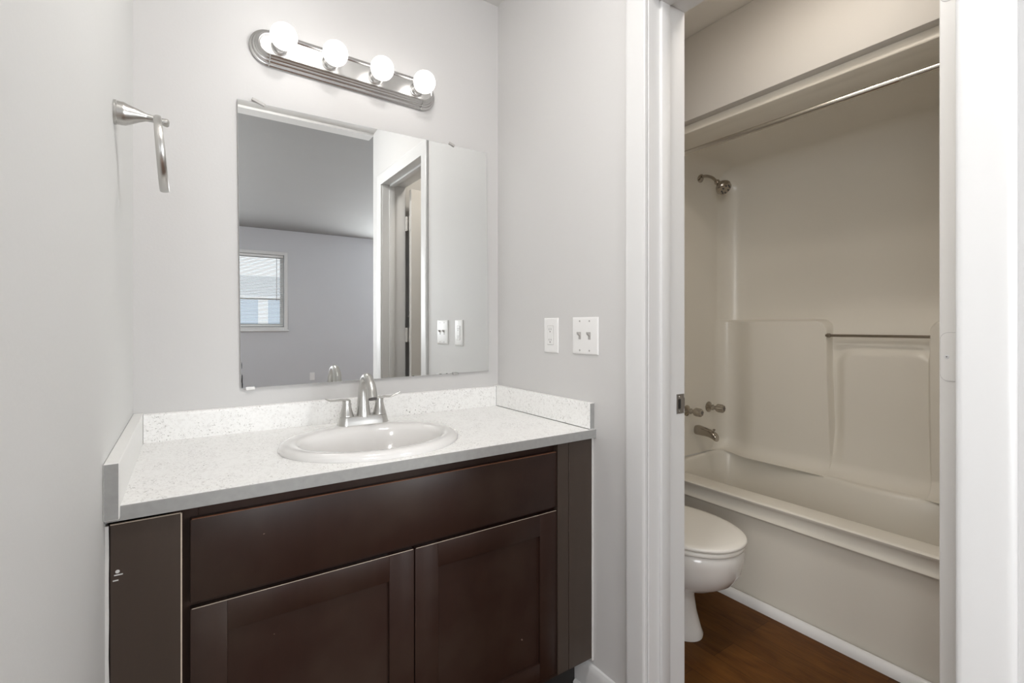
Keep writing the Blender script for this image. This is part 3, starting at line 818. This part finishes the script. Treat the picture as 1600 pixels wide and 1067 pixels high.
# towel bar moulded into the back niche
gb = thing('surround_towel_bar', (1.575, -0.815, 1.15), 'thin metal towel bar between two moulded pads of the tub surround', 'towel bar')
b = bm_new(); lathe(b, (1.577, -0.605, 1.1615), (0, -1, 0), [(0, 0.007), (0.415, 0.007)], 14)
obj('bar', b, M['chrome'], gb)
b = bm_new(); lathe(b, (1.577, -0.612, 1.1615), (0, -1, 0), [(0, 0.011), (0.012, 0.011), (0.014, 0.008)], 16)
obj('bar_end', b, M['chrome'], gb)

# overflow, spout, valve handles, shower head on the wet wall
ov = thing('overflow_plate', (1.413, -0.002, 0.37), 'round metal overflow plate low on the surround end wall', 'overflow plate')
b = bm_new(); lathe(b, (1.413, -0.0022, 0.4005), (0, -1, 0), [(0, 0.037), (0.007, 0.037), (0.010, 0.034), (0.008, 0.029), (0.009, 0.010), (0.0095, 0.001)], 32)
obj('cap', b, M['chrome'], ov)
ts = thing('tub_spout', (1.372, -0.002, 0.57), 'short metal bathtub spout on the surround end wall', 'faucet')
b = bm_new(); rr = []
for (y, zt, zb, hw) in ((-0.0022, 0.630, 0.578, 0.0265), (-0.010, 0.632, 0.576, 0.0275), (-0.030, 0.630, 0.576, 0.027), (-0.060, 0.625, 0.577, 0.026), (-0.090, 0.618, 0.575, 0.0245), (-0.112, 0.610, 0.568, 0.023), (-0.126, 0.602, 0.560, 0.021), (-0.134, 0.592, 0.558, 0.018)):
    zc, hz = (zt+zb)/2, (zt-zb)/2; ring = []
    for i in range(24):
        a = 2*PI*i/24; c, s = math.cos(a), math.sin(a)
        ring.append((1.372+hw*math.copysign(abs(c)**0.75, c), y, zc+hz*math.copysign(abs(s)**0.75, s)))
    rr.append(ring)
loft(b, rr); obj('spout_body', b, M['chrome'], ts)
b = bm_new(); lathe(b, (1.372, -0.112, 0.603), (0, -0.15, 1), [(0, 0.003), (0.014, 0.003), (0.016, 0.007), (0.021, 0.0075), (0.023, 0.004)], 14)
obj('diverter_knob', b, M['chrome'], ts)
def valve(x, z, label, yaw):
    h = thing('bath_tap', (x, -0.002, z-0.03), label, 'tap handle', 'bathtub tap handles')
    b = bm_new(); lathe(b, (x, -0.0022, z), (0, -1, 0), [(0, 0.032), (0.003, 0.031), (0.008, 0.024), (0.016, 0.014), (0.026, 0.012)], 24)
    obj('escutcheon', b, M['chrome'], h)
    b = bm_new()
    # ribbed neck, then fluted barrel handle
    d = Vector((math.sin(yaw), -math.cos(yaw), 0)); o = Vector((x, -0.026, z)); a, c = frame(d); rr = []
    for t, r, fl in ((0, 0.014, 0), (0.004, 0.017, 0), (0.010, 0.011, 0), (0.022, 0.012, 0), (0.030, 0.020, 0.05), (0.036, 0.0225, 0.10), (0.066, 0.0215, 0.10), (0.072, 0.0195, 0.06), (0.074, 0.012, 0)):
        rr.append([o+d*t+(a*math.cos(q)+c*math.sin(q))*r*(1+fl*math.cos(8*q)) for q in [2*PI*i/48 for i in range(48)]])
    loft(b, rr); obj('grip', b, M['acrylic'], h)
    b = bm_new(); lathe(b, o+d*0.0735, d, [(0, 0.0095), (0.001, 0.0095)], 16)
    obj('grip_cap', b, M['plastic_slot'], h)
valve(1.280, 0.7235, 'fluted bathtub tap handle nearer the doorway jamb, left of the pair', 0.03)
valve(1.488, 0.7260, 'fluted bathtub tap handle deeper in the tub, right of the pair', 0.05)
sh = thing('shower_sprayer', (1.398, -0.002, 1.95), 'dark metal shower head on a bent arm high on the surround end wall', 'shower head')
b = bm_new(); lathe(b, (1.398, -0.0022, 2.085), (0, -1, 0), [(0, 0.034), (0.005, 0.034), (0.012, 0.027), (0.018, 0.015), (0.020, 0.011)], 24)
obj('flange', b, M['chrome'], sh)
ps = spline([(1.398, -0.004, 2.083), (1.398, -0.045, 2.079), (1.397, -0.085, 2.060), (1.396, -0.118, 2.026)], 8)
b = bm_new(); tube(b, ps, 0.0088, 14); obj('arm', b, M['chrome'], sh)
b = bm_new(); o = Vector((1.396, -0.112, 2.032)); d = Vector((0.02, -0.70, -0.71)).normalized()
lathe(b, o, d, [(0, 0.012), (0.006, 0.016), (0.014, 0.016), (0.019, 0.012), (0.026, 0.018), (0.042, 0.034), (0.056, 0.042), (0.066, 0.0435), (0.070, 0.040), (0.082, 0.038), (0.084, 0.035), (0.082, 0.001)], 28)
hd = obj('head', b, M['chrome'], sh)
b = bm_new(); a, c = frame(d)
for k in range(8):
    q = 2*PI*k/8; lathe(b, o+d*0.082+(a*math.cos(q)+c*math.sin(q))*0.025, d, [(0, 0.0045), (0.005, 0.004), (0.006, 0.001)], 10)
obj('nozzle_ring', b, M['plastic_slot'], hd)

# shower curtain rod
rd = thing('shower_rod', (0.968, -0.76, 2.05), 'long chrome tension shower rod across the top of the tub opening', 'shower rod')
b = bm_new(); lathe(b, (0.96, -0.008, 2.0705), (0, -1, 0), [(0, 0.0125), (1.098, 0.0125), (1.100, 0.0118)], 20)
obj('outer_tube', b, M['chrome_rod'], rd)
b = bm_new(); lathe(b, (0.96, -1.09, 2.0705), (0, -1, 0), [(0, 0.0108), (TY1*-1-1.10, 0.0108)], 20)
obj('inner_tube', b, M['chrome_rod'], rd)
for y, s in ((-0.0025, -1), (TY1+0.001, 1)):
    b = bm_new(); lathe(b, (0.96, y, 2.0705), (0, s, 0), [(0, 0.024), (0.006, 0.023), (0.012, 0.015)], 20)
    obj('end_cap', b, M['chrome_rod'], rd)

# ------------------------------------------------------------------ TOILET
TXC = 0.533
tl = thing('toilet', (TXC, -0.35, 0), 'white floor-standing toilet with closed lid, beside the bathtub', 'toilet')
def egg(yf, yb, hw, z, n=56, p=2.3, xc=TXC):
    """elongated plan: round nose at yf (towards -y), blunter back at yb"""
    L = yb-yf; ym = yf+L*0.50; pts = []
    for i in range(n):
        a = 2*PI*i/n; c, s = math.cos(a), math.sin(a)
        if s < 0: yy = ym+(ym-yf)*s; xx = hw*math.copysign(abs(c)**0.92, c)
        else: yy = ym+(yb-ym)*(abs(s)**0.85); xx = hw*math.copysign(abs(c)**0.80, c)*(1-0.10*s)
        pts.append((xc+xx, yy, z))
    return pts
b = bm_new()
S = [(0.0, -0.612, -0.13, 0.104), (0.012, -0.614, -0.13, 0.105), (0.03, -0.606, -0.13, 0.098), (0.09, -0.585, -0.135, 0.095), (0.15, -0.575, -0.14, 0.092), (0.185, -0.580, -0.145, 0.094), (0.200, -0.622, -0.15, 0.122), (0.222, -0.680, -0.16, 0.150), (0.255, -0.730, -0.18, 0.172), (0.30, -0.758, -0.20, 0.186), (0.35, -0.768, -0.21, 0.192), (0.376, -0.766, -0.21, 0.190), (0.382, -0.760, -0.215, 0.185)]
loft(b, [egg(yf, yb, hw, z) for z, yf, yb, hw in S])
add_box(b, TXC-0.16, TXC+0.16, -0.26, -0.03, 0.30, 0.385, 0.02, 3)
obj('bowl', b, M['porcelain'], tl, sharp=60)
def slab(yf, yb, hw, z0, z1, e=0.006, dome=0.0):
    b = bm_new()
    R = [egg(yf+e, yb-e, hw-e, z0), egg(yf+e*0.2, yb-e*0.2, hw-e*0.2, z0+e*0.5), egg(yf, yb, hw, (z0+z1)/2), egg(yf+e*0.25, yb-e*0.25, hw-e*0.25, z1-e*0.5), egg(yf+e, yb-e, hw-e, z1)]
    if dome:
        for k, q in ((0.10, 0.5), (0.3, 0.85), (0.65, 1.0)):
            R.append(egg(yf+(yb-yf)/2*k+e, yb-(yb-yf)/2*k-e, (hw-e)*(1-k), z1+dome*q))
    return loft(b, R)
obj('seat', slab(-0.770, -0.235, 0.192, 0.3855, 0.4035, 0.005), M['seatplastic'], tl, sharp=60)
obj('lid', slab(-0.776, -0.240, 0.194, 0.4065, 0.4215, 0.005, 0.004), M['seatplastic'], tl, sharp=60)
for s in (-1, 1): obj('lid_hinge', box(TXC+s*0.075-0.02, TXC+s*0.075+0.02, -0.234, -0.212, 0.387, 0.425, 0.004, 2), M['seatplastic'], tl)
tk = obj('tank', box(TXC-0.225, TXC+0.225, -0.205, -0.015, 0.386, 0.735, 0.02, 4), M['porcelain'], tl)
obj('tank_lid', box(TXC-0.235, TXC+0.235, -0.215, -0.010, 0.7355, 0.770, 0.010, 3), M['porcelain'], tl)
b = bm_new(); lathe(b, (TXC-0.17, -0.2055, 0.68), (0, -1, 0), [(0, 0.011), (0.012, 0.010)], 14); add_box(b, TXC-0.175, TXC-0.10, -0.226, -0.217, 0.674, 0.686, 0.002, 1)
obj('flush_lever', b, M['chrome'], tl)

# ------------------------------------------------------------------ CEILING LAMPS (bedroom and alcove ones added as fill)
def dome_lamp(name, x, y, z, R, mat, label, k=1.0):
    t = thing(name, (x, y, z), label, 'ceiling light')
    b = bm_new(); lathe(b, (x, y, z-0.0005), (0, 0, -1), [(0, R+0.012), (0.018, R+0.010), (0.022, R)], 36)
    obj('lamp_base', b, M['satin'], t)
    b = bm_new(); lathe(b, (x, y, z-0.021), (0, 0, -1), [(0, R-0.004), (0.02*k, R-0.01), (0.045*k, R*0.8), (0.062*k, R*0.5), (0.070*k, R*0.2), (0.071*k, 0.001)], 36)
    obj('lamp_shade', b, mat, t)
dome_lamp('bathroom_ceiling_light', 0.36, -0.98, ZB, 0.15, M['bathlamp'], 'round ceiling light in the bathroom, over the toilet', 0.22)
dome_lamp('bedroom_fill_light', -1.75, -2.75, ZB, 0.20, M['bedfill'], 'added round fill lamp on the bedroom ceiling, out of view')  # unseen lamp added to brighten the alcove from behind
dome_lamp('alcove_fill_light', -0.74, -1.12, ZC, 0.13, M['alcovefill'], 'added round fill lamp on the alcove ceiling, out of view')  # unseen lamp added to even out the alcove light

# ------------------------------------------------------------------ WINDOW SEEN IN THE MIRROR
b = bm_new()
fw = 0.045
def wframe(b, x0, x1, z0, z1, y0, y1, w, bev=0.003):
    add_box(b, x0, x0+w, y0, y1, z0, z1, bev, 1); add_box(b, x1-w, x1, y0, y1, z0, z1, bev, 1)
    add_box(b, x0+w, x1-w, y0, y1, z0, z0+w, bev, 1); add_box(b, x0+w, x1-w, y0, y1, z1-w, z1, bev, 1)
wframe(b, WX0-0.045, WX1+0.045, WZ0-0.045, WZ1+0.045, FARY, FARY+0.016, 0.047)
win = struct('window_1', b, M['trim'])
b = bm_new(); wframe(b, WX0+0.0005, WX1-0.0005, WZ0+0.0005, WZ1-0.0005, FARY-0.095, FARY-0.055, 0.045)
add_box(b, WX0+0.04, WX1-0.04, FARY-0.09, FARY-0.06, 1.585, 1.612)
obj('sash', b, M['trim'], win)
obj('pane', box(WX0+0.04, WX1-0.04, FARY-0.078, FARY-0.074, WZ0+0.04, WZ1-0.04), M['glass'], win, smooth=False)
obj('window_sill', box(WX0-0.06, WX1+0.06, FARY+0.0, FARY+0.035, WZ0-0.06, WZ0-0.04, 0.004, 2), M['trim'], win)
bl = thing('window_blind', ((WX0+WX1)/2, FARY-0.03, WZ0+0.02), 'white horizontal mini blind in the window reflected in the mirror', 'window blind')
obj('head_rail', box(WX0+0.01, WX1-0.01, FARY-0.045, FARY-0.015, WZ1-0.035, WZ1-0.004, 0.003), M['blind'], bl)
b = bm_new(); k = 0; zb = WZ0+0.05
while zb < WZ1-0.045:
    c = Vector((0, FARY-0.03, zb)); t = 0.32
    dy, dz = 0.0115*math.cos(t), 0.0115*math.sin(t)
    loft(b, [[(xx, c.y-dy, c.z-dz-0.0004), (xx, c.y, c.z+0.0010-0.0004), (xx, c.y+dy, c.z+dz-0.0004), (xx, c.y+dy, c.z+dz+0.0004), (xx, c.y, c.z+0.0010+0.0004), (xx, c.y-dy, c.z-dz+0.0004)] for xx in (WX0+0.014, WX1-0.014)])
    zb += 0.0215
sl = obj('slats', b, M['blind'], bl, smooth=False)
obj('bottom_rail', box(WX0+0.012, WX1-0.012, FARY-0.040, FARY-0.020, WZ0+0.012, WZ0+0.032, 0.003), M['blind'], bl)
b = bm_new(); lathe(b, (WX1-0.10, FARY-0.012, WZ1-0.04), (0, 0, -1), [(0, 0.004), (0.62, 0.004)], 8)
obj('tilt_wand', b, M['toggle'], bl)
# unseen side window of the bedroom, added as an opening for fill light
b = bm_new()
for (y0, y1, z0, z1) in ((SY0, SY0+0.05, SZ0, SZ1), (SY1-0.05, SY1, SZ0, SZ1), (SY0+0.05, SY1-0.05, SZ0, SZ0+0.05), (SY0+0.05, SY1-0.05, SZ1-0.05, SZ1), ((SY0+SY1)/2-0.025, (SY0+SY1)/2+0.025, SZ0+0.05, SZ1-0.05)):
    add_box(b, -2.67, -2.63, y0, y1, z0, z1)
struct('added_window_2', b, M['trim'], smooth=False)
for nm, (hx0, hx1, hz0, hz1) in (('added_window_3', HOLES[0]), ('added_window_4', HOLES[2])):  # both unseen, added as openings for the far fill lights
    b = bm_new(); wframe(b, hx0-0.045, hx1+0.045, hz0-0.045, hz1+0.045, FARY, FARY+0.016, 0.047)
    add_box(b, hx0, hx1, FARY-0.07, FARY-0.04, (hz0+hz1)/2-0.02, (hz0+hz1)/2+0.02)
    struct(nm, b, M['trim'])
# outlet on the bedroom far wall
fo = thing('far_wall_outlet', (0.47, FARY, 0.40), 'small white outlet plate on the bedroom wall, low in the mirror', 'outlet')
obj('cover_plate', box(0.435, 0.505, FARY+0.0003, FARY+0.006, 0.395, 0.510, 0.002, 1), M['plastic'], fo)
# neighbouring house outside the far window
nh = thing('neighbour_house', (-0.5, -10.6, 0.0), 'pale blue house seen through the blind of the reflected window', 'house')
obj('wall', box(-3.5, 2.5, -10.8, -10.6, -0.5, 1.80), M['siding'], nh, smooth=False)
obj('fascia', box(-3.7, 2.7, -10.65, -10.45, 1.80, 1.88), M['outwhite'], nh, smooth=False)
b = prism(bm_new(), [(-10.45, 1.88), (-10.45, 1.90), (-12.4, 2.50), (-12.4, 1.88)], 'x', -3.7, 2.7); obj('roof', b, M['roofing'], nh, smooth=False)
obj('corner_board', box(0.25, 0.45, -10.6, -10.55, -0.5, 1.80), M['outwhite'], nh, smooth=False)
